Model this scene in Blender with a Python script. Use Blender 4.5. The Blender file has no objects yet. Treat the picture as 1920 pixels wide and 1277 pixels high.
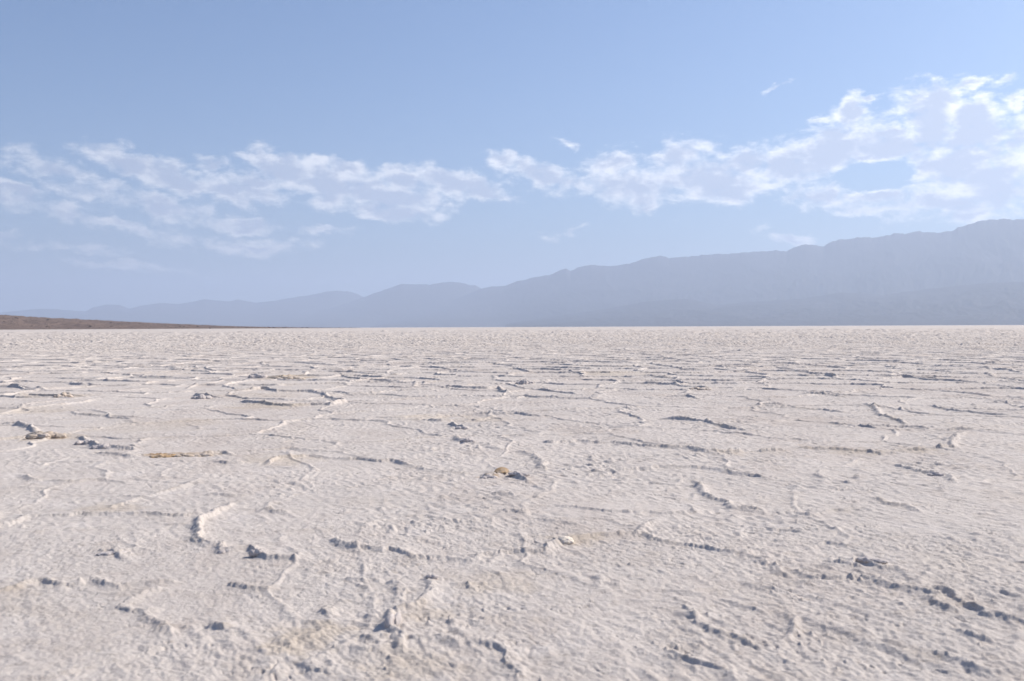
import bpy, math, random
import numpy as np
from mathutils import Matrix, Vector

scn = bpy.context.scene
col = scn.collection
random.seed(7)
R = math.radians

# ------------------------------------------------------------------ camera
CAM_H = 1.5
FPX = 1867.0                      # 35 mm lens on a 36 mm sensor, 1920 px wide
PITCH = math.atan(25.5 / FPX)     # looking a little down
ROLL = R(-0.23)
cam_d = bpy.data.cameras.new('camera')
cam = bpy.data.objects.new('camera', cam_d)
col.objects.link(cam)
cam_d.sensor_width = 36.0
cam_d.lens = 36.0 * FPX / 1920.0
cam_d.clip_start = 0.05
cam_d.clip_end = 300000.0
cam_d.dof.use_dof = True
cam_d.dof.focus_distance = 14.0
cam_d.dof.aperture_fstop = 3.2
CAM_M = (Matrix.Rotation(R(90) - PITCH, 3, 'X') @ Matrix.Rotation(ROLL, 3, 'Z'))
cam.matrix_world = Matrix.Translation((0, 0, CAM_H)) @ CAM_M.to_4x4()
scn.camera = cam
CM = np.array(CAM_M)

# ------------------------------------------------------------------ exposure
scn.view_settings.view_transform = 'Standard'
scn.view_settings.look = 'None'
scn.view_settings.exposure = 0.88
scn.view_settings.gamma = 1.0
scn.view_settings.use_curve_mapping = False
scn.cycles.use_denoising = True
scn.cycles.max_bounces = 5
scn.cycles.diffuse_bounces = 3
scn.cycles.volume_bounces = 1

# ------------------------------------------------------------------ sun
SUN_AZ = R(62.0)                  # to the right of the viewing direction (+Y)
SUN_EL = R(39.0)
sun_d = bpy.data.lights.new('sun', 'SUN')
sun_d.energy = 3.3
sun_d.angle = R(0.5)
sun_d.color = (1.0, 0.915, 0.81)
sun = bpy.data.objects.new('sun', sun_d)
col.objects.link(sun)
sv = Vector((math.sin(SUN_AZ) * math.cos(SUN_EL), math.cos(SUN_AZ) * math.cos(SUN_EL), math.sin(SUN_EL)))
sun.rotation_euler = (-sv).to_track_quat('-Z', 'Y').to_euler()
sun.location = (40, 20, 60)


def ray(px, py):
    """direction in the world of a point of the 1920x1277 photograph"""
    v = np.array([(px - 960.0) / FPX, -(py - 638.5) / FPX, -1.0])
    return CM @ v


def ground_at(px, py):
    d = ray(px, py)
    t = -CAM_H / d[2]
    return d[0] * t, d[1] * t


def azel(px, py):
    d = ray(px, py)
    return math.atan2(d[0], d[1]), math.atan2(d[2], math.hypot(d[0], d[1]))


# ------------------------------------------------------------------ sky and clouds (world)
world = bpy.data.worlds.new('World')
scn.world = world
world.use_nodes = True
wt = world.node_tree
for n in list(wt.nodes):
    wt.nodes.remove(n)
WL = wt.links


def wn(kind, **kw):
    n = wt.nodes.new(kind)
    for k, v in kw.items():
        setattr(n, k, v)
    return n


def wmath(op, a, b=None, c=None, clamp=False):
    n = wn('ShaderNodeMath', operation=op, use_clamp=clamp)
    for i, v in enumerate((a, b, c)):
        if v is None:
            continue
        if isinstance(v, (int, float)):
            n.inputs[i].default_value = v
        else:
            WL.new(v, n.inputs[i])
    return n.outputs[0]


sky = wn('ShaderNodeTexSky', sky_type='NISHITA')
sky.sun_disc = False
sky.sun_elevation = SUN_EL
sky.sun_rotation = SUN_AZ
sky.altitude = 0
sky.air_density = 1.0
sky.dust_density = 1.4
sky.ozone_density = 2.2
tc = wn('ShaderNodeTexCoord')
sep = wn('ShaderNodeSeparateXYZ')
WL.new(tc.outputs['Generated'], sep.inputs[0])
az = wmath('ARCTAN2', sep.outputs[0], sep.outputs[1])
el = wmath('ARCSINE', sep.outputs[2])
comb = wn('ShaderNodeCombineXYZ')
WL.new(az, comb.inputs[0])
WL.new(el, comb.inputs[1])

# noise that breaks the cloud outlines; flattened upward like real cloud banks seen from the side
mp = wn('ShaderNodeMapping')
mp.inputs['Scale'].default_value = (1.0, 1.9, 1.0)
mp.inputs['Rotation'].default_value = (0, 0, R(-8))
WL.new(comb.outputs[0], mp.inputs[0])


def noise(vec, scale, detail, rough, dist=0.0, lac=2.0):
    n = wn('ShaderNodeTexNoise', noise_dimensions='3D')
    n.inputs['Scale'].default_value = scale
    n.inputs['Detail'].default_value = detail
    n.inputs['Roughness'].default_value = rough
    n.inputs['Distortion'].default_value = dist
    n.inputs['Lacunarity'].default_value = lac
    WL.new(vec, n.inputs['Vector'])
    return n


warp = noise(mp.outputs[0], 18.0, 6.0, 0.6)
wsub = wn('ShaderNodeVectorMath', operation='SUBTRACT')
WL.new(warp.outputs['Color'], wsub.inputs[0])
wsub.inputs[1].default_value = (0.5, 0.5, 0.5)
wsc = wn('ShaderNodeVectorMath', operation='SCALE')
WL.new(wsub.outputs[0], wsc.inputs[0])
wsc.inputs['Scale'].default_value = 0.045
wadd = wn('ShaderNodeVectorMath', operation='ADD')
WL.new(comb.outputs[0], wadd.inputs[0])
WL.new(wsc.outputs[0], wadd.inputs[1])
nA = noise(mp.outputs[0], 38.0, 10.0, 0.66, 0.25)      # billows
nB = noise(mp.outputs[0], 9.0, 5.0, 0.55)              # broad thin and thick patches

# (x, y, half width, half height, turn in degrees, strength)  in points of the sky
CL = [
    (18, 360, 62, 17, -8, 1.27), (0, 440, 36, 10, 0, 0.85),
    (100, 318, 95, 30, -10, 0.87), (255, 312, 95, 30, -12, 1.27), (330, 335, 130, 32, -12, 1.22), (440, 360, 110, 26, -12, 1.22),
    (400, 305, 42, 18, -15, 0.95), (530, 320, 85, 30, -14, 1.32), (610, 350, 110, 36, -10, 1.27), (655, 322, 48, 26, 0, 1.22),
    (720, 365, 130, 36, -8, 1.38), (760, 335, 70, 24, -10, 1.22), (860, 345, 110, 34, -12, 1.38), (915, 367, 60, 12, -6, 1.17),
    (740, 395, 130, 16, -3, 1.17), (110, 400, 130, 20, -10, 0.77), (235, 424, 90, 14, -16, 0.85), (300, 388, 110, 26, -8, 0.95),
    (180, 360, 120, 24, -10, 0.69), (452, 415, 84, 15, -3, 0.98), (612, 432, 62, 10, -3, 0.80), (480, 458, 130, 18, -3, 0.85),
    (120, 462, 140, 12, -3, 0.66), (250, 500, 190, 9, -2, 0.60), (820, 386, 60, 9, -4, 0.95), (350, 440, 60, 12, -3, 0.64),
    # the gap, then the bank over the mountains
    (950, 308, 46, 18, -14, 1.1), (1030, 334, 110, 26, -12, 1.1), (1060, 270, 32, 9, -12, .8),
    (1150, 305, 60, 30, -6, 1.1), (1190, 350, 110, 40, -8, 1.2), (1210, 382, 46, 15, 0, .9), (1270, 292, 78, 32, 12, 1.2),
    (1330, 335, 130, 48, 0, 1.3), (1400, 308, 60, 34, 0, 1.2), (1380, 360, 150, 22, 0, 1.05), (1480, 310, 80, 50, 20, 1.3),
    (1560, 285, 100, 62, 20, 1.4), (1588, 218, 40, 32, 25, 1.2), (1530, 226, 26, 11, 20, .95), (1660, 275, 110, 55, 8, 1.4),
    (1745, 225, 62, 80, -22, 1.35), (1754, 188, 30, 36, 10, 1.3), (480, 345, 110, 26, -10, 1.1), (600, 325, 60, 24, -8, 1.1), (1825, 240, 80, 58, -8, 1.4), (1800, 310, 130, 55, 0, 1.35),
    (1530, 366, 110, 22, 0, 1.05), (1640, 372, 130, 24, 3, 1.15), (1770, 380, 140, 34, -5, 1.2), (1870, 340, 90, 66, 10, 1.2),
    (1905, 270, 46, 60, -10, 1.1), (1810, 402, 90, 20, -3, 1.05), (1815, 154, 44, 14, 18, 1.1), (1880, 145, 30, 10, 20, .9),
    (1912, 180, 22, 24, 0, .95), (1462, 168, 24, 8, 20, .75), (1640, 194, 24, 6, 5, .75), (1484, 441, 56, 11, -2, .95),
    (1028, 440, 30, 8, 0, .7), (1082, 428, 28, 7, 0, .75), (1275, 383, 34, 6, 0, .5), (2010, 300, 130, 90, 0, 1.3),
    (2150, 230, 120, 60, 0, 1.2), (-120, 350, 90, 24, 0, .7), (-220, 420, 120, 16, 0, .5),
]
acc = None
for (cx, cy, rx, ry, rot, st) in CL:
    a0, e0 = azel(cx, cy)
    m = wn('ShaderNodeMapping', vector_type='TEXTURE')
    m.inputs['Location'].default_value = (a0, e0, 0)
    m.inputs['Rotation'].default_value = (0, 0, R(rot))
    m.inputs['Scale'].default_value = (rx * 1.15 / FPX, ry * 1.15 / FPX, 1)
    WL.new(wadd.outputs[0], m.inputs[0])
    ln = wn('ShaderNodeVectorMath', operation='LENGTH')
    WL.new(m.outputs[0], ln.inputs[0])
    v = wmath('MULTIPLY_ADD', ln.outputs['Value'], -st, st)
    acc = v if acc is None else wmath('SMOOTH_MAX', acc, v, 0.08)
# the blue window low in the right bank
hx, hy = azel(1640, 333)
m = wn('ShaderNodeMapping', vector_type='TEXTURE')
m.inputs['Location'].default_value = (hx, hy, 0)
m.inputs['Rotation'].default_value = (0, 0, R(14))
m.inputs['Scale'].default_value = (80 / FPX, 36 / FPX, 1)
WL.new(wadd.outputs[0], m.inputs[0])
ln = wn('ShaderNodeVectorMath', operation='LENGTH')
WL.new(m.outputs[0], ln.inputs[0])
hole = wmath('MULTIPLY', wmath('SUBTRACT', 1.0, ln.outputs['Value'], clamp=True), -2.0)
mask = wmath('ADD', wmath('MAXIMUM', acc, -0.5), hole)
na = wmath('MULTIPLY_ADD', nA.outputs['Fac'], 2.5, -1.2)
nb = wmath('MULTIPLY_ADD', nB.outputs['Fac'], 0.9, -0.45)
field = wmath('ADD', wmath('ADD', mask, na), nb)
mr = wn('ShaderNodeMapRange', interpolation_type='SMOOTHSTEP')
mr.inputs['From Min'].default_value = 0.10
mr.inputs['From Max'].default_value = 0.95
WL.new(field, mr.inputs['Value'])
# thicker middle = grayer
core = wn('ShaderNodeMapRange', interpolation_type='SMOOTHSTEP')
core.inputs['From Min'].default_value = 0.36
core.inputs['From Max'].default_value = 0.98
nC = noise(mp.outputs[0], 30.0, 9.0, 0.64, 0.2)
WL.new(wmath('ADD', mask, wmath('MULTIPLY_ADD', nC.outputs['Fac'], 1.9, -0.95)), core.inputs['Value'])
# cloud brightness rises towards the sun's side of the sky (light scattered forward)
sside = wn('ShaderNodeMapRange')
sside.inputs['From Min'].default_value = -0.5
sside.inputs['From Max'].default_value = 0.5
sside.inputs['To Min'].default_value = 0.74
sside.inputs['To Max'].default_value = 1.0
WL.new(az, sside.inputs['Value'])
ccol = wn('ShaderNodeMix', data_type='RGBA')
WL.new(core.outputs[0], ccol.inputs[0])
ccol.inputs[6].default_value = (13.0, 12.8, 12.8, 1)
ccol.inputs[7].default_value = (5.6, 6.3, 8.0, 1)
cb = wn('ShaderNodeVectorMath', operation='SCALE')
WL.new(ccol.outputs[2], cb.inputs[0])
WL.new(sside.outputs[0], cb.inputs['Scale'])
opac = wmath('MULTIPLY', mr.outputs[0], wmath('MULTIPLY_ADD', sside.outputs[0], 0.9, 0.06), clamp=True)
mixc = wn('ShaderNodeMix', data_type='RGBA')
WL.new(opac, mixc.inputs[0])
tint = wn('ShaderNodeVectorMath', operation='MULTIPLY')
WL.new(sky.outputs[0], tint.inputs[0])
tint.inputs[1].default_value = (0.66, 0.83, 1.05)
WL.new(tint.outputs[0], mixc.inputs[6])
WL.new(cb.outputs[0], mixc.inputs[7])
bg = wn('ShaderNodeBackground')
bg.inputs['Strength'].default_value = 0.063
WL.new(mixc.outputs[2], bg.inputs['Color'])
wo = wn('ShaderNodeOutputWorld')
WL.new(bg.outputs[0], wo.inputs[0])
world.cycles.sampling_method = 'MANUAL'
world.cycles.sample_map_resolution = 512


# ------------------------------------------------------------------ helpers
def tag(o, label, cat=None, group=None, kind=None):
    o['label'] = label
    if cat:
        o['category'] = cat
    if group:
        o['group'] = group
    if kind:
        o['kind'] = kind
    return o


def grid_mesh(name, P, wrap=False, attrs=None, smooth=True):
    """P: rows x cols x 3 array -> one mesh object"""
    nr, nc = P.shape[:2]
    me = bpy.data.meshes.new(name)
    me.vertices.add(nr * nc)
    me.vertices.foreach_set('co', P.astype(np.float32).ravel())
    idx = np.arange(nr * nc, dtype=np.int32).reshape(nr, nc)
    a = idx[:-1]
    b = idx[1:]
    if wrap:
        q = np.stack([a, np.roll(a, -1, 1), np.roll(b, -1, 1), b], -1)
    else:
        q = np.stack([a[:, :-1], a[:, 1:], b[:, 1:], b[:, :-1]], -1)
    q = q.reshape(-1, 4)
    me.loops.add(q.size)
    me.polygons.add(len(q))
    me.loops.foreach_set('vertex_index', q.ravel())
    me.polygons.foreach_set('loop_start', np.arange(0, q.size, 4, dtype=np.int32))
    if smooth:
        me.polygons.foreach_set('use_smooth', np.ones(len(q), dtype=bool))
    for k, v in (attrs or {}).items():
        at = me.attributes.new(k, 'FLOAT', 'POINT')
        at.data.foreach_set('value', v.astype(np.float32).ravel())
    me.update(calc_edges=True)
    o = bpy.data.objects.new(name, me)
    col.objects.link(o)
    return o


def h2(ix, iy, seed):
    x = ix.astype(np.int64).astype(np.uint32)
    y = iy.astype(np.int64).astype(np.uint32)
    h = x * np.uint32(374761393) + y * np.uint32(668265263) + np.uint32((seed * 2246822519 + 77) & 0xffffffff)
    h ^= h >> np.uint32(13)
    h *= np.uint32(1274126177)
    h ^= h >> np.uint32(16)
    h *= np.uint32(2246822519)
    h ^= h >> np.uint32(15)
    return h


def pnoise(x, y, seed=0):
    """gradient noise, about -1..1"""
    ix = np.floor(x)
    iy = np.floor(y)
    fx = (x - ix).astype(np.float32)
    fy = (y - iy).astype(np.float32)
    ux = fx * fx * fx * (fx * (fx * 6 - 15) + 10)
    uy = fy * fy * fy * (fy * (fy * 6 - 15) + 10)

    def g(dx, dy):
        a = h2(ix + dx, iy + dy, seed).astype(np.float32) * np.float32(2 * math.pi / 4294967296.0)
        return np.cos(a) * (fx - dx) + np.sin(a) * (fy - dy)
    a0 = g(0, 0)
    a1 = g(1, 0)
    b0 = g(0, 1)
    b1 = g(1, 1)
    p = a0 + ux * (a1 - a0)
    q = b0 + ux * (b1 - b0)
    return (p + uy * (q - p)) * 1.45


def voronoi(x, y, seed=0, jit=0.85):
    ix = np.floor(x)
    iy = np.floor(y)
    fx = (x - ix).astype(np.float32)
    fy = (y - iy).astype(np.float32)
    f1 = np.full(x.shape, 9.0, np.float32)
    f2 = f1.copy()
    for dx in (-1, 0, 1):
        for dy in (-1, 0, 1):
            h = h2(ix + dx, iy + dy, seed)
            rx = (h & np.uint32(0xffff)).astype(np.float32) / 65535.0
            ry = (h >> np.uint32(16)).astype(np.float32) / 65535.0
            d = (dx + 0.5 + jit * (rx - 0.5) - fx) ** 2 + (dy + 0.5 + jit * (ry - 0.5) - fy) ** 2
            lo = np.minimum(f1, d)
            f2 = np.minimum(f2, np.maximum(f1, d))
            f1 = lo
    return np.sqrt(f1), np.sqrt(f2)


def sstep(a, b, x):
    t = np.clip((x - a) / (b - a), 0, 1)
    return t * t * (3 - 2 * t)


# ------------------------------------------------------------------ materials
def new_mat(name):
    m = bpy.data.materials.new(name)
    m.use_nodes = True
    nt = m.node_tree
    for n in list(nt.nodes):
        nt.nodes.remove(n)
    out = nt.nodes.new('ShaderNodeOutputMaterial')
    b = nt.nodes.new('ShaderNodeBsdfPrincipled')
    nt.links.new(b.outputs[0], out.inputs[0])
    return m, nt, b, out


def tex(nt, vec, scale, detail=4, rough=.6, sc=(1, 1, 1), rot=0.0):
    m = nt.nodes.new('ShaderNodeMapping')
    m.inputs['Scale'].default_value = sc
    m.inputs['Rotation'].default_value = (0, 0, rot)
    nt.links.new(vec, m.inputs[0])
    n = nt.nodes.new('ShaderNodeTexNoise')
    n.inputs['Scale'].default_value = scale
    n.inputs['Detail'].default_value = detail
    n.inputs['Roughness'].default_value = rough
    nt.links.new(m.outputs[0], n.inputs['Vector'])
    return n.outputs['Fac']


def rng(nt, v, a, b, c=0.0, d=1.0):
    n = nt.nodes.new('ShaderNodeMapRange')
    n.interpolation_type = 'SMOOTHSTEP'
    n.inputs['From Min'].default_value = a
    n.inputs['From Max'].default_value = b
    n.inputs['To Min'].default_value = c
    n.inputs['To Max'].default_value = d
    nt.links.new(v, n.inputs['Value'])
    return n.outputs[0]


def mixc_(nt, f, a, b):
    n = nt.nodes.new('ShaderNodeMix')
    n.data_type = 'RGBA'
    if isinstance(f, float):
        n.inputs[0].default_value = f
    else:
        nt.links.new(f, n.inputs[0])
    for s, v in ((6, a), (7, b)):
        if isinstance(v, tuple):
            n.inputs[s].default_value = (*v, 1)
        else:
            nt.links.new(v, n.inputs[s])
    return n.outputs[2]


def salt_material(name, stained):
    m, nt, b, out = new_mat(name)
    g = nt.nodes.new('ShaderNodeNewGeometry')
    pos = g.outputs['Position']
    c = mixc_(nt, rng(nt, tex(nt, pos, 0.45, 5, .6), .38, .66), (.61, .545, .488), (.565, .507, .457))
    c = mixc_(nt, rng(nt, tex(nt, pos, .33, 9, .8, (1, .6, 1)), .47, .62, 0, .55), c, (.47, .40, .35))
    # dusty patches and clean patches
    c = mixc_(nt, rng(nt, tex(nt, pos, 3.1, 5, .65), .50, .72, 0, .55), c, (.46, .395, .34))
    c = mixc_(nt, rng(nt, tex(nt, pos, 1.7, 4, .6), .56, .72, 0, .7), c, (.64, .58, .53))
    # fine dust caught between the crystals
    c = mixc_(nt, rng(nt, tex(nt, pos, 16.0, 8, .75), .52, .68, 0, .6), c, (.34, .285, .24))
    if stained:
        at = nt.nodes.new('ShaderNodeAttribute')
        at.attribute_name = 'stain'
        c = mixc_(nt, at.outputs['Fac'], c, (.50, .41, .31))
        ar = nt.nodes.new('ShaderNodeAttribute')
        ar.attribute_name = 'rust'
        c = mixc_(nt, ar.outputs['Fac'], c, (.40, .26, .14))
    nt.links.new(c, b.inputs['Base Color'])
    b.inputs['Roughness'].default_value = .85
    b.inputs['Specular IOR Level'].default_value = .25
    bp = nt.nodes.new('ShaderNodeBump')
    bp.inputs['Strength'].default_value = .8
    bp.inputs['Distance'].default_value = .022
    nt.links.new(tex(nt, pos, 18.0, 9, .72), bp.inputs['Height'])
    nt.links.new(bp.outputs[0], b.inputs['Normal'])
    return m


M_SALT = salt_material('salt', True)


def rock_material(name, cols, scale, bump, dist):
    m, nt, b, out = new_mat(name)
    g = nt.nodes.new('ShaderNodeNewGeometry')
    pos = g.outputs['Position']
    c = mixc_(nt, rng(nt, tex(nt, pos, scale, 6, .65), .38, .64), cols[0], cols[1])
    c = mixc_(nt, rng(nt, tex(nt, pos, scale * 7, 5, .7), .52, .66, 0, .8), c, cols[2])
    nt.links.new(c, b.inputs['Base Color'])
    b.inputs['Roughness'].default_value = .95
    b.inputs['Specular IOR Level'].default_value = .1
    bp = nt.nodes.new('ShaderNodeBump')
    bp.inputs['Strength'].default_value = bump
    bp.inputs['Distance'].default_value = dist
    nt.links.new(tex(nt, pos, scale * 9, 5, .7), bp.inputs['Height'])
    nt.links.new(bp.outputs[0], b.inputs['Normal'])
    return m


M_HILL = rock_material('desert_gravel', [(.25, .18, .145), (.17, .125, .103), (.09, .066, .055)], .03, 1.0, 4.0)
M_MTN = rock_material('mountain_rock', [(.070, .068, .076), (.056, .055, .062), (.064, .062, .070)], .0006, .3, 30.0)

# ------------------------------------------------------------------ the salt flat
# crests of the salt ridges: points of the photograph's ground, brought down to the plain; last value = height factor
RIDGES = [
    ([(0, 725), (25, 728), (55, 730), (91, 734)], 1.1), ([(27, 743), (55, 742), (109, 745), (120, 741), (160, 745)], 1.1),
    ([(0, 778), (36, 768), (109, 761), (153, 756), (182, 749)], .7), ([(133, 772), (146, 777), (182, 780), (219, 782), (270, 783)], .7),
    ([(0, 798), (33, 798), (55, 803), (66, 812)], 1.2), ([(53, 818), (87, 820), (113, 820)], 1.5),
    ([(144, 821), (164, 829), (182, 840), (204, 841), (219, 843), (255, 845)], 1.5),
    ([(182, 852), (219, 856), (248, 858), (284, 856), (383, 854), (419, 851), (437, 856)], .9),
    ([(412, 867), (430, 871), (456, 870)], .8), ([(456, 847), (510, 845), (547, 841), (583, 847)], .6),
    ([(503, 871), (521, 862), (583, 856), (620, 860), (655, 862), (673, 862), (709, 867), (735, 865), (775, 874)], 1.0),
    ([(775, 874), (804, 881), (855, 889), (877, 894)], .5), ([(903, 893), (921, 898), (950, 893), (968, 894), (994, 907)], 1.3),
    ([(350, 730), (372, 723), (401, 718), (423, 714)], .8), ([(365, 743), (379, 745), (412, 747)], 1.3),
    ([(427, 736), (474, 734), (489, 730), (518, 736), (540, 736), (583, 736), (605, 739), (616, 747), (645, 756), (620, 761),
      (583, 761), (547, 763), (510, 761), (474, 756), (452, 754)], 1.35),
    ([(233, 706), (255, 710), (317, 710), (365, 711), (412, 710), (437, 708), (470, 705), (489, 707), (518, 710), (558, 710)], 1.1),
    ([(591, 710), (627, 707), (640, 706), (656, 710), (693, 713), (746, 716), (775, 714)], 1.0), ([(775, 727), (779, 722), (782, 716)], .9),
    ([(837, 726), (873, 728), (910, 729), (935, 727), (939, 736), (959, 740)], 1.3), ([(970, 719), (986, 718), (997, 722)], 1.5),
    ([(1005, 732), (1030, 734), (1059, 738), (1081, 739)], 1.1), ([(968, 749), (983, 746), (1012, 747), (1027, 747), (1074, 749), (1110, 750)], .9),
    ([(669, 787), (709, 785), (753, 785), (800, 781), (837, 778)], .7), ([(797, 789), (826, 791), (851, 790)], .8),
    ([(892, 778), (928, 778), (965, 778), (986, 780), (1012, 783)], 1.1), ([(870, 789), (892, 789), (921, 783)], .6),
    ([(844, 796), (855, 801), (873, 803)], 1.4), ([(855, 820), (866, 829), (888, 832)], 1.2), ([(910, 834), (928, 842), (950, 847)], .6),
    ([(979, 847), (994, 852), (1008, 858), (1019, 871), (1025, 882)], 1.0),
    ([(1019, 831), (1037, 832), (1067, 830), (1081, 827), (1110, 831), (1147, 831), (1183, 834), (1220, 838), (1242, 838), (1256, 841),
      (1286, 841), (1329, 849), (1366, 850), (1395, 849)], 1.1),
    ([(1417, 849), (1446, 848), (1482, 847)], 1.1), ([(1493, 841), (1530, 842), (1566, 843), (1585, 845), (1614, 847), (1650, 851), (1687, 851)], 1.1),
    ([(1698, 845), (1738, 845)], 1.3), ([(1749, 841), (1785, 840), (1789, 823), (1811, 812)], 1.0),
    ([(1774, 809), (1803, 808), (1840, 809), (1891, 812)], 1.0), ([(1621, 800), (1650, 801), (1694, 802), (1723, 803), (1745, 806)], 1.0),
    ([(1606, 758), (1639, 761), (1650, 780), (1676, 787), (1701, 796)], 1.0), ([(1501, 738), (1537, 739), (1570, 743), (1588, 745)], 1.0),
    ([(1676, 770), (1700, 769), (1734, 769)], .9), ([(1242, 787), (1286, 789), (1311, 792), (1340, 798), (1366, 805), (1399, 809)], 1.2),
    ([(1253, 745), (1286, 745), (1311, 749)], 1.1), ([(1297, 729), (1329, 730)], 1.4), ([(1220, 683), (1253, 688), (1282, 694), (1322, 695)], 1.3),
    ([(1424, 760), (1482, 760)], 1.0), ([(1431, 765), (1475, 765), (1533, 769), (1588, 776)], .8),
    ([(1118, 883), (1165, 883), (1212, 881), (1238, 878), (1267, 878), (1322, 880), (1366, 885), (1377, 889), (1402, 893), (1442, 900)], 1.0),
    ([(1522, 891), (1555, 900)], .9), ([(1577, 905), (1610, 911)], .8), ([(1676, 873), (1705, 880), (1752, 891), (1778, 893), (1792, 907)], .9),
    ([(1300, 903), (1323, 923), (1337, 937), (1367, 943), (1373, 953), (1413, 955), (1440, 960)], 1.1),
    ([(1477, 958), (1513, 967), (1563, 958), (1600, 962)], .7), ([(1623, 932), (1663, 947), (1703, 950), (1737, 965)], .6),
    ([(620, 1018), (640, 1023), (660, 1030), (717, 1037), (730, 1035), (757, 1042), (780, 1052), (827, 1050), (847, 1052), (887, 1057), (900, 1050),
      (933, 1047), (973, 1042), (1020, 1042), (1030, 1030), (1043, 1020), (1070, 1017), (1113, 1010), (1137, 1008), (1190, 1003), (1203, 997), (1220, 975)], 1.0),
    ([(1203, 1003), (1230, 1013), (1257, 1020), (1280, 1023), (1330, 1032), (1380, 1040), (1403, 1040), (1423, 1053), (1460, 1070), (1467, 1078), (1493, 1083)], .9),
    ([(1480, 1070), (1530, 1087), (1573, 1090), (1613, 1090), (1647, 1093), (1657, 1100), (1697, 1108), (1723, 1115), (1753, 1123), (1760, 1137),
      (1773, 1147), (1800, 1153)], 1.05),
    ([(1747, 1108), (1780, 1117), (1813, 1143), (1847, 1160), (1880, 1170), (1920, 1175), (1990, 1190)], 1.0), ([(1820, 1197), (1847, 1207), (1867, 1212)], 1.0),
    ([(1557, 1053), (1597, 1062), (1607, 1053), (1637, 1060), (1657, 1067), (1693, 1070)], .85), ([(1407, 1093), (1430, 1102), (1470, 1115)], .7),
    ([(1280, 1133), (1310, 1172), (1337, 1187), (1380, 1200), (1420, 1217)], .8),
    ([(1690, 1220), (1720, 1227), (1773, 1232), (1820, 1248), (1847, 1263), (1873, 1265), (1920, 1263)], .9),
    ([(1260, 1225), (1280, 1237), (1303, 1247), (1347, 1260), (1380, 1273)], .8), ([(680, 993), (700, 983), (740, 973)], .4),
    ([(940, 965), (960, 962), (983, 967), (993, 968)], .9), ([(923, 932), (943, 931), (970, 935)], .8), ([(1013, 977), (1040, 982), (1087, 990)], .8),
    ([(1047, 950), (1073, 955), (1100, 958), (1140, 963), (1190, 963), (1213, 960), (1247, 963), (1280, 962), (1313, 957)], .75),
    ([(798, 1087), (813, 1090), (807, 1107), (813, 1120), (783, 1143), (757, 1147), (735, 1150)], .9),
    ([(735, 1150), (730, 1167), (740, 1183), (753, 1200), (760, 1220)], 1.0),
    ([(763, 1203), (807, 1205), (840, 1203), (867, 1208), (907, 1210), (930, 1217), (950, 1230), (950, 1243), (967, 1260), (977, 1285)], .8),
    ([(733, 1200), (700, 1203), (680, 1207)], .7), ([(847, 1108), (873, 1102), (917, 1097), (977, 1090)], .5),
    ([(737, 1097), (753, 1103), (755, 1137)], .7), ([(640, 1090), (673, 1090), (707, 1092), (727, 1097)], .7),
    ([(1100, 1083), (1120, 1090), (1123, 1100), (1173, 1103)], .7),
    ([(-40, 1000), (0, 990), (27, 983), (47, 973), (83, 972), (127, 970), (160, 965), (173, 967), (213, 967), (253, 966), (293, 967), (320, 970), (347, 971),
      (363, 967), (387, 968)], .85),
    ([(440, 947), (407, 963), (383, 977), (373, 993), (377, 1013), (387, 1027), (407, 1027), (417, 1038), (433, 1038), (467, 1035), (483, 1043),
      (507, 1052), (567, 1055)], 1.25),
    ([(173, 960), (207, 955), (240, 943), (267, 933), (307, 923), (350, 910), (377, 900)], .5), ([(437, 1097), (450, 1102), (480, 1108), (507, 1108)], .9),
    ([(-30, 1120), (0, 1113), (30, 1107), (60, 1095), (83, 1093), (100, 1098), (127, 1103), (147, 1100), (180, 1090), (207, 1100), (230, 1103),
      (260, 1098), (290, 1098), (320, 1097)], .85),
    ([(300, 1107), (267, 1117), (243, 1127), (230, 1143), (247, 1150), (270, 1150), (280, 1163), (300, 1177), (313, 1190)], 1.0),
    ([(393, 1180), (410, 1183), (430, 1187)], 1.1), ([(340, 1178), (355, 1179)], .8), ([(613, 1143), (617, 1163)], .8),
    ([(517, 1237), (533, 1220), (547, 1200), (577, 1198), (617, 1177)], .45), ([(183, 1040), (200, 1037), (217, 1042), (233, 1050)], 1.1),
    ([(497, 957), (513, 962), (537, 965)], .8), ([(380, 930), (417, 930), (450, 932)], .6),
    ([(93, 902), (123, 905), (147, 905), (167, 903), (187, 902), (230, 905), (253, 905)], .6), ([(47, 890), (63, 902), (72, 903)], .8),
    ([(593, 1260), (623, 1267)], .8), ([(706, 676), (764, 677), (819, 676), (881, 676), (935, 677)], .9),
    ([(615, 698), (673, 700), (728, 704), (750, 704)], .9), ([(844, 694), (870, 699), (895, 700)], 1.0), ([(735, 683), (782, 683), (833, 683), (877, 685)], .9),
    ([(1037, 698), (1092, 699), (1147, 699)], 1.0), ([(1016, 677), (1100, 679)], 1.0), ([(1041, 688), (1110, 688), (1169, 689), (1238, 688)], 1.1),
    ([(1205, 721), (1242, 721), (1278, 723)], 1.1), ([(1172, 707), (1238, 708), (1293, 714)], 1.0), ([(1435, 687), (1490, 687)], 1.1),
    ([(1523, 703), (1566, 708), (1603, 708)], 1.0), ([(1657, 707), (1712, 710), (1785, 712)], 1.0), ([(1388, 710), (1461, 714)], 1.0),
    ([(1220, 708), (1267, 711)], 1.0), ([(1581, 671), (1661, 674)], 1.2), ([(1847, 756), (1905, 756)], 1.0),
    ([(1741, 760), (1781, 769), (1858, 778), (1894, 780)], .9), ([(190, 688), (262, 688), (292, 689), (328, 690), (354, 688), (401, 696), (467, 697)], 1.0),
    ([(142, 716), (200, 716), (233, 714)], .9), ([(18, 716), (47, 716), (84, 718)], 1.0),
]
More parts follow.
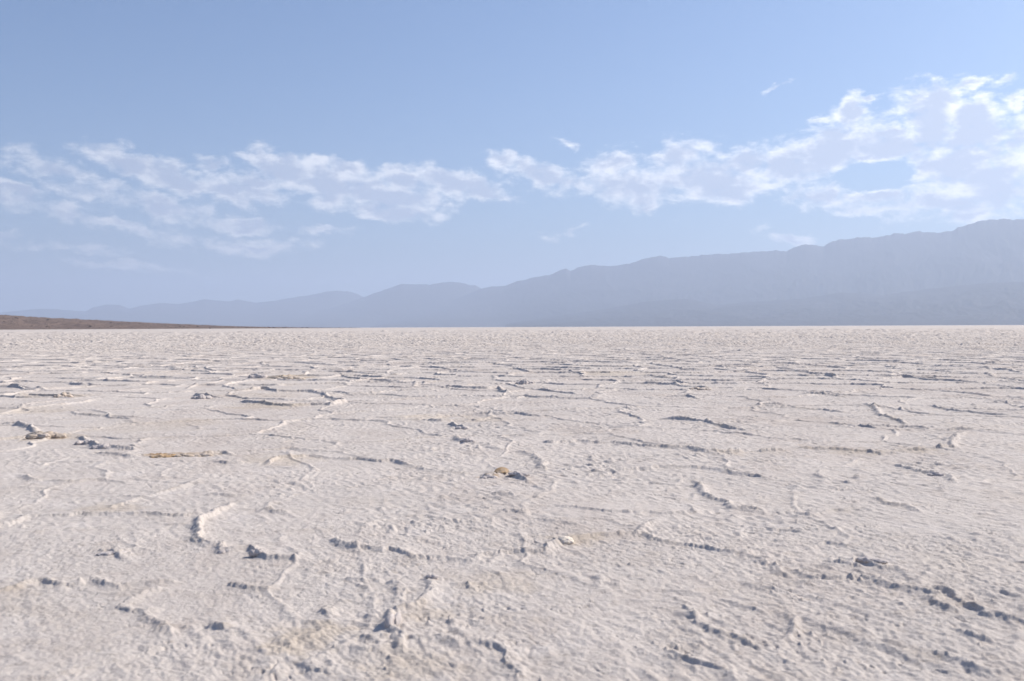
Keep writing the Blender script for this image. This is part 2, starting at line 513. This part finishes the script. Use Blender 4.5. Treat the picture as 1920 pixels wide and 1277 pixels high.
# wide-spread tan and rust stains of the crust: x, y, radius along the ground (m), strength of tan, strength of rust
STAINS = [
    (303, 856, .34, .3, .95), (345, 855, .22, .5, .35), (380, 854, .25, .4, .2), (540, 709, .9, .9, .15), (95, 820, .5, .8, .1),
    (945, 891, .20, .3, .9), (915, 897, .16, .2, .8), (110, 744, .8, .6, 0), (510, 762, .8, .5, 0), (590, 1195, .22, .55, 0),
    (545, 1215, .18, .5, 0), (1080, 1016, .20, .5, 0), (520, 863, .5, .4, 0), (270, 800, 1.0, .25, 0), (340, 793, .8, .3, 0), (205, 955, .3, .4, 0),
    (900, 787, .6, .35, 0), (790, 783, .6, .35, 0), (1600, 846, .4, .4, 0), (1370, 849, .3, .35, 0), (1720, 845, .35, .4, 0), (800, 1155, .18, .35, 0),
    (480, 742, 1.0, .3, 0), (1150, 702, 1.4, .4, 0), (930, 1098, .3, .3, 0), (760, 1250, .25, .3, 0), (60, 770, .9, .3, 0), (1100, 1012, .14, .45, 0),
]


def radii():
    r = [0.4]
    while r[-1] < 72000:
        x = r[-1]
        if x < 3.2:
            d = .08
        elif x < 10:
            d = .0075 * (x / 4.0) ** 1.25
        elif x < 42:
            d = .026
        elif x < 85:
            d = .026 + (x - 42) / 43 * .05
        elif x < 450:
            d = .076 * (x / 85) ** 1.75
        else:
            d = x * .03
        r.append(x + d)
    return np.array(r)


rr = radii()
fine = np.linspace(-R(33), R(33), 1500)
rest = np.linspace(R(33), R(327), 150)[1:-1]
th = np.concatenate([fine, rest])
sp = np.gradient(rr)
NR, NC = len(rr), len(th)
sn, cs = np.sin(th), np.cos(th)
Z = np.zeros((NR, NC), np.float32)
ST = np.zeros((NR, NC), np.float32)
RU = np.zeros((NR, NC), np.float32)
SDIR = (0.47, -0.88)              # the grain of the crust runs this way


def base_chunk(i0, i1):
    r = rr[i0:i1, None]
    X = r * sn[None, :]
    Y = r * cs[None, :]
    s = float(sp[i0:i1].max())
    z = np.zeros(X.shape, np.float32)
    U = (X * SDIR[0] + Y * SDIR[1])
    V = (-X * SDIR[1] + Y * SDIR[0])
    grain = sstep(-3.0, 3.0, X + .25 * (Y - 6)) * .75 + .25        # stronger grain to the right

    def oct(l, amp, seed, aniso=1.0, billow=False):
        nonlocal z
        if l < 1.4 * s:
            return
        n = pnoise(U / (l * aniso), V / l, seed)
        if billow:
            n = 0.55 - 1.6 * np.abs(n)
        z += amp * n
    patch = pnoise(X / 1.3, Y / 1.3, 91) if s < .9 else 0.0
    rough = np.clip(0.85 + .55 * patch, .3, 1.6)
    oct(14.0, .02, 1)
    oct(2.2, .014, 2)
    oct(.75, .007, 3, 1.3)
    zz = z
    z = np.zeros(X.shape, np.float32)
    oct(.27, .0045, 4, 1.7, True)
    oct(.115, .0062, 5, 2.3, True)
    oct(.052, .0048, 6, 1.5)
    oct(.024, .0042, 7, 1.4)
    # crumbs and pits of a few centimetres
    if s < .03:
        n = pnoise(X / .034, Y / .034, 71) + .8 * pnoise(X / .4, Y / .4, 72)
        z += .010 * sstep(.85, 1.3, n)
        n = pnoise(U / .05, V / .03, 73) + .7 * pnoise(X / .3, Y / .3, 74)
        z -= .011 * sstep(.70, 1.2, n)
    if s < .06:
        n = pnoise(U / .14, V / .075, 75) + .7 * pnoise(X / .6, Y / .6, 76)
        z += .011 * sstep(.50, 1.15, n)
    z = zz + z * rough * (.56 + .94 * grain)
    if s > .03:                                  # far rubble: as steep as near, on the mesh's own scale
        sr = np.gradient(rr)[i0:i1, None].clip(.02, 1.3)
        amp = np.minimum(.035 + .15 * sr, .20) * sstep(.03, .08, sr) * (1 + .9 * pnoise(X / 7.0, Y / 16.0, 83))
        z += 1.1 * amp * (1 - 2.2 * np.abs(pnoise(X / (6.0 * s), Y / (2.6 * s), 81)))
        z += .9 * amp * pnoise(X / (2.5 * s), Y / (2.1 * s), 82)
    # polygon net of salt ridges
    if s < 25:
        w = np.maximum(.024 + .022 * sstep(10, 40, r), .75 * s)
        wx = pnoise(X / 1.1, Y / 1.1, 11) * .28 + (pnoise(X / .3, Y / .3, 12) * .07 if s < .2 else 0)
        wy = pnoise(X / 1.1, Y / 1.1, 13) * .28 + (pnoise(X / .3, Y / .3, 14) * .07 if s < .2 else 0)
        C = 2.3
        f1, f2 = voronoi((X + wx) / C, (Y + wy) / C, 5)
        d = (f2 - f1) * C * .5
        a = .047 + .026 * pnoise(X / 2.5, Y / 2.5, 15)
        if s < .35:
            a = a * (1 + .3 * pnoise(X / .45, Y / .45, 16))
        if s < .06:
            a = a + .018 * pnoise(X / .09, Y / .09, 17) * np.exp(-(d / .12) ** 2)
        a = np.clip(a, 0, .17)
        wt_ = .16 + .34 * sstep(8, 18, r) + .50 * sstep(18, 32, r)
        z += wt_ * a * np.exp(-np.abs(d / w) ** 2.0)
        # a slight dish inside every polygon
        z += .012 * np.exp(-(d / .45) ** 2) * wt_
        # smaller broken plates
        C = .95
        f1, f2 = voronoi((X + wx * .6) / C, (Y + wy * .6) / C, 6)
        d = (f2 - f1) * C * .5
        a = np.clip(.022 * pnoise(X / 1.4, Y / 1.4, 18) + (.014 * pnoise(X / .3, Y / .3, 19) if s < .2 else 0) - .001, 0, .05)
        z += a * np.exp(-np.abs(d / np.maximum(.022, .75 * s)) ** 1.7)
        # loose lumps
        if s < .3:
            lump = pnoise(X / .20, Y / .20, 23) + .55 * patch
            z += .008 * sstep(.62, 1.25, lump)
    z *= 1 + .8 * sstep(60, 150, r)
    z *= 1 - sstep(600, 6000, r) * .8
    Z[i0:i1] = z
    # faint yellowish bands
    if s < 2:
        n = pnoise(X / 1.9, Y / 1.9, 31) + .5 * pnoise(X / .5, Y / .5, 32)
        ST[i0:i1] = .12 * sstep(.35, 1.0, n)


i = 0
while i < NR:
    j = min(NR, i + 160)
    base_chunk(i, j)
    i = j

# traced ridges
last = int(np.searchsorted(rr, 60.0))
nf = len(fine)
XF = rr[:last, None] * sn[None, :nf]
YF = rr[:last, None] * cs[None, :nf]
for k in range(0, last, 200):
    q = slice(k, min(last, k + 200))
    x, y = XF[q].copy(), YF[q].copy()
    XF[q] = x + .035 * pnoise(x / .30, y / .30, 41) + .013 * pnoise(x / .09, y / .09, 42) + .010 * pnoise(x / .03, y / .03, 45)
    YF[q] = y + .035 * pnoise(x / .30, y / .30, 43) + .013 * pnoise(x / .09, y / .09, 44) + .010 * pnoise(x / .03, y / .03, 46)
HR = np.zeros((last, nf), np.float32)
HW = np.zeros((last, nf), np.float32)
for pts, f in RIDGES:
    g = [ground_at(*p) for p in pts]
    n = len(g)
    for k in range(n - 1):
        (x0, y0), (x1, y1) = g[k], g[k + 1]
        dist = math.hypot((x0 + x1) / 2, (y0 + y1) / 2)
        A = f * (.0195 + .0155 * min(1.0, max(0.0, (dist - 6) / 14)))
        w = .024 + .013 * min(1.0, max(0.0, (dist - 6) / 14))
        mgn = .45
        rl = min(math.hypot(x0, y0), math.hypot(x1, y1)) - mgn
        rh = max(math.hypot(x0, y0), math.hypot(x1, y1)) + mgn
        t0, t1 = math.atan2(x0, y0), math.atan2(x1, y1)
        tl, tg = min(t0, t1) - mgn / max(rl, 1), max(t0, t1) + mgn / max(rl, 1)
        a, b = np.searchsorted(rr[:last], [rl, rh])
        c, d = np.searchsorted(fine, [tl, tg])
        if b <= a or d <= c:
            continue
        x, y = XF[a:b, c:d], YF[a:b, c:d]
        dx, dy = x1 - x0, y1 - y0
        L2 = dx * dx + dy * dy + 1e-9
        t = ((x - x0) * dx + (y - y0) * dy) / L2
        tt = np.clip(t, 0, 1)
        dd = np.hypot(x - x0 - tt * dx, y - y0 - tt * dy)
        sgn = np.sign((x - x0) * dy - (y - y0) * dx) * math.sin(x0 * 3.1 + y0 * 1.7 + k * .6)
        w = w * (1.25 + .75 * sgn)                 # one face steep, the other leaning
        # taper the free ends
        e0 = 1.0 if k > 0 else .35
        e1 = 1.0 if k < n - 2 else .35
        am = A * (e0 + (1 - e0) * np.clip(tt * 2.5, 0, 1)) * (e1 + (1 - e1) * np.clip((1 - tt) * 2.5, 0, 1))
        hgt = (am * .10 * np.exp(-(dd / .11) ** 2) + am * np.exp(-np.abs(dd / w) ** 2.2) + am * .22 * np.exp(-(dd / .075) ** 2)).astype(np.float32)
        HR[a:b, c:d] = np.maximum(HR[a:b, c:d], hgt)
for k in range(0, last, 200):
    q = slice(k, min(last, k + 200))
    x, y = XF[q], YF[q]
    m = 1.0 + .42 * pnoise(x / .80, y / .80, 51) + .14 * pnoise(x / .30, y / .30, 52) + .05 * pnoise(x / .045, y / .045, 54)
    m = np.clip(m, .55, 1.6)
    rough = .22 * pnoise(x / .025, y / .025, 53)
    near = np.clip((HR[q] - .002) / .012, 0, 1)
    ST[q, :nf] += near * .45 * sstep(.1, .9, pnoise(x / .8, y / .8, 57))
    crumb = sstep(.25, .9, pnoise(x / .055, y / .055, 55)) * .003 + sstep(.2, .9, pnoise(x / .025, y / .025, 56)) * .005
    Z[q, :nf] += HR[q] * (m + rough) + near * crumb

for (px, py, rad, t_, u_) in STAINS:
    gx, gy = ground_at(px, py)
    r0 = math.hypot(gx, gy)
    a, b = np.searchsorted(rr, [r0 - 2.5 * rad, r0 + 2.5 * rad])
    t0 = math.atan2(gx, gy)
    c, d = np.searchsorted(fine, [t0 - 2.5 * rad / r0, t0 + 2.5 * rad / r0])
    if d <= c:
        continue
    x = rr[a:b, None] * sn[None, c:d]
    y = rr[a:b, None] * cs[None, c:d]
    q = np.hypot(x - gx, (y - gy) / (1.0 if u_ < .3 else .45)) / rad
    n = q + .55 * pnoise(x / (rad * .5), y / (rad * .5), 61)
    f = 1 - sstep(.35, 1.25, n)
    ST[a:b, c:d] = np.maximum(ST[a:b, c:d], t_ * f)
    if u_:
        RU[a:b, c:d] = np.maximum(RU[a:b, c:d], u_ * (1 - sstep(.3, .9, n)))

P = np.empty((NR, NC, 3), np.float32)
P[..., 0] = rr[:, None] * sn[None, :]
P[..., 1] = rr[:, None] * cs[None, :]
P[..., 2] = Z


def ground_z(x, y):
    i_ = int(np.argmin(np.abs(rr - math.hypot(x, y))))
    j_ = int(np.argmin(np.abs(fine - math.atan2(x, y))))
    return float(Z[i_, j_])


flat = grid_mesh('ground', P[:, ::-1], wrap=True, attrs={'stain': ST[:, ::-1], 'rust': RU[:, ::-1]})
flat.data.materials.append(M_SALT)
tag(flat, 'cracked white salt flat with raised polygon ridges reaching to the horizon', kind='structure')
del P, XF, YF, HR


# ------------------------------------------------------------------ loose lumps and plates of salt crust
from mathutils import noise as mn


def plain_salt(name, base, spots, amount):
    m, nt, b, out = new_mat(name)
    pos = nt.nodes.new('ShaderNodeNewGeometry').outputs['Position']
    c = mixc_(nt, rng(nt, tex(nt, pos, 9.0, 5, .65), .40, .68, 0, amount), base, spots)
    c = mixc_(nt, rng(nt, tex(nt, pos, 30.0, 5, .7), .52, .72, 0, .45), c, (.36, .31, .28))
    nt.links.new(c, b.inputs['Base Color'])
    b.inputs['Roughness'].default_value = .85
    b.inputs['Specular IOR Level'].default_value = .25
    bp = nt.nodes.new('ShaderNodeBump')
    bp.inputs['Strength'].default_value = .9
    bp.inputs['Distance'].default_value = .008
    nt.links.new(tex(nt, pos, 45.0, 6, .75), bp.inputs['Height'])
    nt.links.new(bp.outputs[0], b.inputs['Normal'])
    return m


MS = {'white': plain_salt('white_salt', (.585, .52, .48), (.50, .45, .42), .8),
      'tan': plain_salt('tan_salt', (.52, .425, .33), (.59, .51, .45), .9),
      'pale': plain_salt('pale_salt', (.80, .71, .60), (.74, .64, .52), .6),
      'rust': plain_salt('rust_salt', (.46, .30, .155), (.53, .43, .33), .9)}
ICO = {}


def ico(sub):
    if sub not in ICO:
        import bmesh
        bm = bmesh.new()
        bmesh.ops.create_icosphere(bm, subdivisions=sub, radius=1)
        ICO[sub] = ([v.co.copy() for v in bm.verts], [tuple(v.index for v in f.verts) for f in bm.faces])
        bm.free()
    return ICO[sub]


def crust(px, py, wpx, hpx, dep, mat, label, n=5, turn=0.0, slab=0.0, seed=0):
    """a crumbly lump (or a tilted plate) of salt: wpx, hpx are its size in the photograph, dep its depth over its width"""
    gx, gy = ground_at(px, py)
    m_per_px = gy / FPX
    W, Hh = wpx * m_per_px, hpx * m_per_px
    rnd = random.Random(seed * 31 + int(px))
    V, F = [], []
    vs, fs = ico(4 if wpx > 22 else 3)
    for k in range(n):
        u = (k + .5) / n - .5 if n > 1 else 0.0
        rw = W * (.62 / n + .10) * rnd.uniform(.85, 1.2) if n > 1 else W * .5
        hh = Hh * (1.0 - 1.2 * abs(u) ** 1.4) * rnd.uniform(.72, 1.05)
        cx = u * W
        cy = rnd.uniform(-.25, .25) * W * dep
        off = len(V)
        o3 = Vector((rnd.uniform(0, 50), rnd.uniform(0, 50), rnd.uniform(0, 50)))
        for v in vs:
            d = 1 + .20 * mn.noise(v * 1.7 + o3) + .13 * mn.noise(v * 4.1 + o3) + .09 * mn.noise(v * 9.0 + o3)
            p = Vector((v.x * rw, v.y * max(rw * .9, W * dep * .5), (v.z * .85 + .10) * hh)) * d
            if slab:
                p.z = (v.z * .16) * hh * d + (v.y * .5 + .30) * hh + .25 * hh * (1 - (p.x / max(W * .5, 1e-6)) ** 2)
            V.append((cx + p.x, cy + p.y, p.z))
        F += [tuple(i_ + off for i_ in f) for f in fs]
    me = bpy.data.meshes.new('salt_plate' if slab else 'salt_lump')
    me.from_pydata(V, [], F)
    for pl in me.polygons:
        pl.use_smooth = True
    o = bpy.data.objects.new('salt_plate' if slab else 'salt_lump', me)
    col.objects.link(o)
    me.materials.append(MS[mat])
    o.location = (gx, gy + W * dep * .4, ground_z(gx, gy) - .004)
    o.rotation_euler = (0, 0, -math.atan2(gx, gy) + R(turn))
    tag(o, label, 'salt plate' if slab else 'salt lump', 'plates tilted up out of the crust' if slab else 'lumps of salt along the ridges')
    return o


crust(736, 1186, 22, 26, 2.2, 'white', 'tall white salt lump with a near-black shaded side, front centre left', n=2, turn=-8, seed=1)
crust(940, 894, 26, 9, .5, 'rust', 'small amber-orange crust plate tilted up like an arch in the middle ground', n=1, turn=-12, slab=1, seed=2)
crust(916, 899, 28, 7, .5, 'white', 'dark shaded salt lump touching the left of the amber plate', n=3, turn=6, seed=3)
crust(973, 898, 34, 7, .5, 'white', 'grey shaded salt lump just right of the amber plate', n=4, turn=-15, seed=4)
crust(305, 859, 44, 7, .3, 'rust', 'flat orange-brown strip of crust in the left ridge', n=4, seed=5)
crust(343, 858, 28, 7, .35, 'tan', 'tan lump beside the orange-brown strip', n=3, seed=6)
crust(380, 857, 26, 7, .35, 'tan', 'greyish tan lump, third in the row right of the orange-brown strip', n=3, seed=7)
crust(541, 712, 46, 8, .3, 'tan', 'long tan lump on a far ridge, left of centre', n=5, seed=8)
crust(481, 709, 28, 9, .5, 'white', 'grey pointed salt lump left of the long tan lump', n=3, seed=9)
crust(1060, 1023, 34, 11, .6, 'pale', 'smooth rounded pale plate edge standing up in the front ridge', n=1, turn=8, seed=10)
crust(376, 748, 30, 9, .5, 'white', 'purple-grey shaded lump left of the oval ring of ridges', n=3, seed=11)
crust(160, 833, 34, 11, .7, 'white', 'white crumbly lump, left one of a pair at the left edge', n=4, turn=-25, seed=12)
crust(190, 843, 34, 10, .7, 'white', 'white crumbly lump, right one of a pair at the left edge', n=4, turn=-15, seed=13)
crust(84, 823, 54, 11, .35, 'tan', 'wide brownish lump at the left edge', n=6, seed=14)
crust(116, 747, 26, 9, .6, 'tan', 'small brownish lump above the wide one at the left edge', n=3, seed=15)
crust(983, 722, 28, 9, .5, 'white', 'grey salt lump far off in the middle of the flat', n=3, seed=16)
crust(866, 805, 20, 8, .5, 'white', 'upper of two small brown-grey lumps one above the other', n=2, turn=-20, seed=17)
crust(876, 833, 24, 8, .5, 'white', 'lower of two small brown-grey lumps one above the other', n=3, seed=18)
crust(420, 1041, 22, 9, .6, 'white', 'dark-faced lump at the left foot of the curved front ridge', n=2, seed=19)
crust(484, 1049, 28, 10, .6, 'white', 'dark-faced lump at the right end of the curved front ridge', n=3, turn=-25, seed=20)
crust(206, 1046, 40, 8, .6, 'white', 'low isolated lump with a dark face on the front left', n=4, turn=-15, seed=21)
crust(1312, 732, 36, 6, .3, 'tan', 'low brown-grey lump far off right of centre', n=4, seed=22)
crust(1638, 1060, 44, 7, .5, 'white', 'long low lump with a dark top edge on the front right', n=4, turn=-18, seed=23)
crust(1757, 893, 26, 8, .5, 'white', 'small rounded lump at the end of a thin ridge on the right', n=3, turn=-12, seed=25)
crust(809, 1093, 18, 8, .6, 'white', 'small dark lump behind the tall front lump', n=2, seed=26)


# ------------------------------------------------------------------ mountains and hill
def interp_crest(pts):
    a = np.array([azel(*p) for p in pts])
    return a[:, 0], a[:, 1]


def mountain(name, label, pts, dist, base, seed, mat, depth=1.5, nr=150, nc=900, spur=.08, fan=.35, rough=.014, expo=1.7):
    ta, te = interp_crest(pts)
    t = np.linspace(ta[0], ta[-1], nc)
    e = np.interp(t, ta, te)
    D = np.interp(t, [ta[0], ta[-1]], dist)
    B = np.interp(t, [ta[0], ta[-1]], base)
    H = np.tan(e) * D + CAM_H
    H = np.maximum(H, 0)
    kr = np.exp(-np.linspace(-2.2, 2.2, nc // 5 * 2 + 1) ** 2)
    Hs = np.convolve(np.pad(H, nc // 5, mode='edge'), kr / kr.sum(), mode='valid')
    s = np.linspace(0, depth, nr)[:, None]
    bl = sstep(.72, 1.0, s) if depth < 1.55 else 1.0
    Hb = np.minimum(Hs, H * 1.25)[None, :] * (1 - bl) + H[None, :] * bl
    r = B[None, :] + (D - B)[None, :] * s
    X = r * np.sin(t)[None, :]
    Y = r * np.cos(t)[None, :]
    up = np.clip(s, 0, 1)
    g = fan * .3 * up + (1 - fan * .3) * up ** expo
    g = np.where(s > 1, 1 - (s - 1) / (depth - 1) * 1.0, g)
    sc = float(np.mean(D)) / 14.0
    T_ = t[None, :] * float(np.mean(D)) / sc + .12 * pnoise(X / sc, Y / sc, seed + 4)       # spurs and gullies run down to the flat
    R_ = r / sc / 3.0
    rid = 1 - 2 * np.abs(pnoise(T_, R_, seed)) + .5 * (1 - 2 * np.abs(pnoise(T_ * 2.3, R_ * 2.3, seed + 1))) \
        + .3 * (1 - 2 * np.abs(pnoise(T_ * 5.1, R_ * 4.1, seed + 2))) + .15 * (1 - 2 * np.abs(pnoise(T_ * 12, R_ * 7, seed + 3)))
    env = np.clip(up ** 1.3 * (1 - up) * 3.2, 0, 1) * (s <= 1)
    z = Hb * (g + spur * env * (rid - .55) * .5 + rough * (pnoise(t * 110, t * 0, seed + 9) + .6 * pnoise(t * 310, t * 0, seed + 10))[None, :] * np.exp(-((s - 1) / .05) ** 2))
    z = np.minimum(z, H[None, :] * (1 + rough) * r / D[None, :])
    z[0] = -3
    z[-1] = -3
    o = grid_mesh(name, np.stack([X, Y, z], -1)[:, ::-1])
    o.data.materials.append(mat)
    tag(o, label, kind='structure')
    return o


C_FAR = [(-700, 575), (-400, 583), (-100, 587), (0, 586), (40, 582), (75, 579), (110, 580), (160, 584), (175, 576), (200, 571), (225, 572), (243, 579), (265, 573), (300, 568),
         (335, 570), (360, 566), (383, 561), (400, 563), (430, 565), (445, 562), (460, 564), (480, 568), (520, 563), (560, 556), (590, 552),
         (610, 547), (630, 545), (650, 546), (670, 551), (683, 557), (720, 566), (800, 580), (900, 600)]
C_MID = [(480, 606), (560, 592), (620, 578), (660, 565), (683, 557), (700, 550), (730, 540), (753, 532), (780, 533), (800, 532), (805, 534), (830, 529), (850, 528),
         (870, 531), (883, 535), (890, 534), (903, 541), (930, 548), (1000, 560), (1100, 590)]
C_NEAR = [(700, 607), (780, 585), (850, 562), (903, 541), (920, 537), (945, 536), (970, 527), (1000, 520), (1030, 515), (1050, 507), (1062, 503), (1070, 507),
          (1090, 499), (1110, 496), (1140, 499), (1180, 494), (1200, 487), (1225, 481), (1237, 479), (1255, 483), (1300, 480), (1330, 476),
          (1360, 476), (1390, 473), (1440, 470), (1475, 470), (1490, 463), (1510, 457), (1530, 460), (1543, 462), (1560, 452), (1575, 448),
          (1600, 447), (1620, 443), (1640, 445), (1670, 439), (1720, 434), (1760, 435), (1785, 432), (1800, 425), (1830, 416), (1860, 410),
          (1890, 411), (1920, 410), (2000, 402), (2150, 398), (2300, 420), (2600, 440), (3000, 420)]
C_FOOT = [(950, 607), (1040, 592), (1130, 580), (1220, 564), (1290, 560), (1345, 572), (1400, 566), (1500, 560), (1580, 548), (1660, 552), (1750, 540),
          (1850, 530), (1920, 528), (2100, 510), (2400, 520), (3000, 510)]
mountain('mountain_range', 'palest low blue mountain range far off at the left end of the horizon', C_FAR, (52000, 46000), (36000, 32000), 101, M_MTN, depth=1.12)
mountain('mountain_range', 'small hazy twin-humped range in the middle of the horizon', C_MID, (42000, 40000), (29000, 27000), 121, M_MTN)
mountain('mountain_range', 'long high blue mountain range climbing to the right edge', C_NEAR, (38000, 27000), (23000, 15000), 141, M_MTN, nc=1500, depth=1.35)
mountain('mountain_range', 'low darker foothills under the high range at right', C_FOOT, (25000, 18500), (16000, 11000), 161, M_MTN, spur=.22, depth=1.3)
C_HILL = [(-900, 560), (-500, 566), (-200, 578), (0, 590), (60, 594), (120, 597), (200, 601), (280, 605), (350, 608), (420, 611), (500, 613), (600, 614.2), (690, 614.8)]
hill = mountain('hill', 'low brown gravel slope coming down to the salt at the far left', C_HILL, (2400, 3600), (1300, 2500), 181, M_HILL, nr=200, nc=1200,
                spur=.5, fan=1.5, rough=.05, expo=1.3, depth=1.6)

# dark scrub and boulders dotted over the gravel slope
rnd = random.Random(5)
hv = hill.data.vertices
V, F = [], []
cv, cf = ico(1)
for k in range(700):
    p = hv[rnd.randrange(len(hv))].co
    if p.z < .5 or math.atan2(p.x, p.y) < -.62:
        continue
    sz = rnd.choice((.8, 1.0, 1.3, 2.2)) * rnd.uniform(.7, 1.3)
    off = len(V)
    for v in cv:
        V.append((p.x + v.x * sz * 1.3 * rnd.uniform(.7, 1.2), p.y + v.y * sz * 1.3, p.z + v.z * sz * .7 * rnd.uniform(.7, 1.2)))
    F += [tuple(i_ + off for i_ in f) for f in cf]
me = bpy.data.meshes.new('scrub')
me.from_pydata(V, [], F)
scrub = bpy.data.objects.new('scrub', me)
col.objects.link(scrub)
me.materials.append(rock_material('dark_scrub', [(.06, .05, .04), (.045, .04, .03), (.03, .025, .02)], .5, .3, .1))
tag(scrub, 'dark scrub and stones dotted over the brown gravel slope', kind='stuff')

# ------------------------------------------------------------------ haze
hz, nt, b, out = new_mat('haze_air')
nt.nodes.remove(b)
pv = nt.nodes.new('ShaderNodeVolumePrincipled')
pv.inputs['Color'].default_value = (.60, .71, .90, 1)
pv.inputs['Density'].default_value = 3.8e-5
pv.inputs['Anisotropy'].default_value = .3
nt.links.new(pv.outputs[0], out.inputs['Volume'])
me = bpy.data.meshes.new('haze')
x0, x1, y0, y1, z0, z1 = -75000, 75000, -75000, 76000, -5, 3500
vs = [(x, y, z) for z in (z0, z1) for y in (y0, y1) for x in (x0, x1)]
me.from_pydata(vs, [], [(0, 2, 3, 1), (4, 5, 7, 6), (0, 1, 5, 4), (2, 6, 7, 3), (0, 4, 6, 2), (1, 3, 7, 5)])
haze = bpy.data.objects.new('haze', me)
col.objects.link(haze)
me.materials.append(hz)
tag(haze, 'thin pale blue haze lying over the whole valley', kind='stuff')
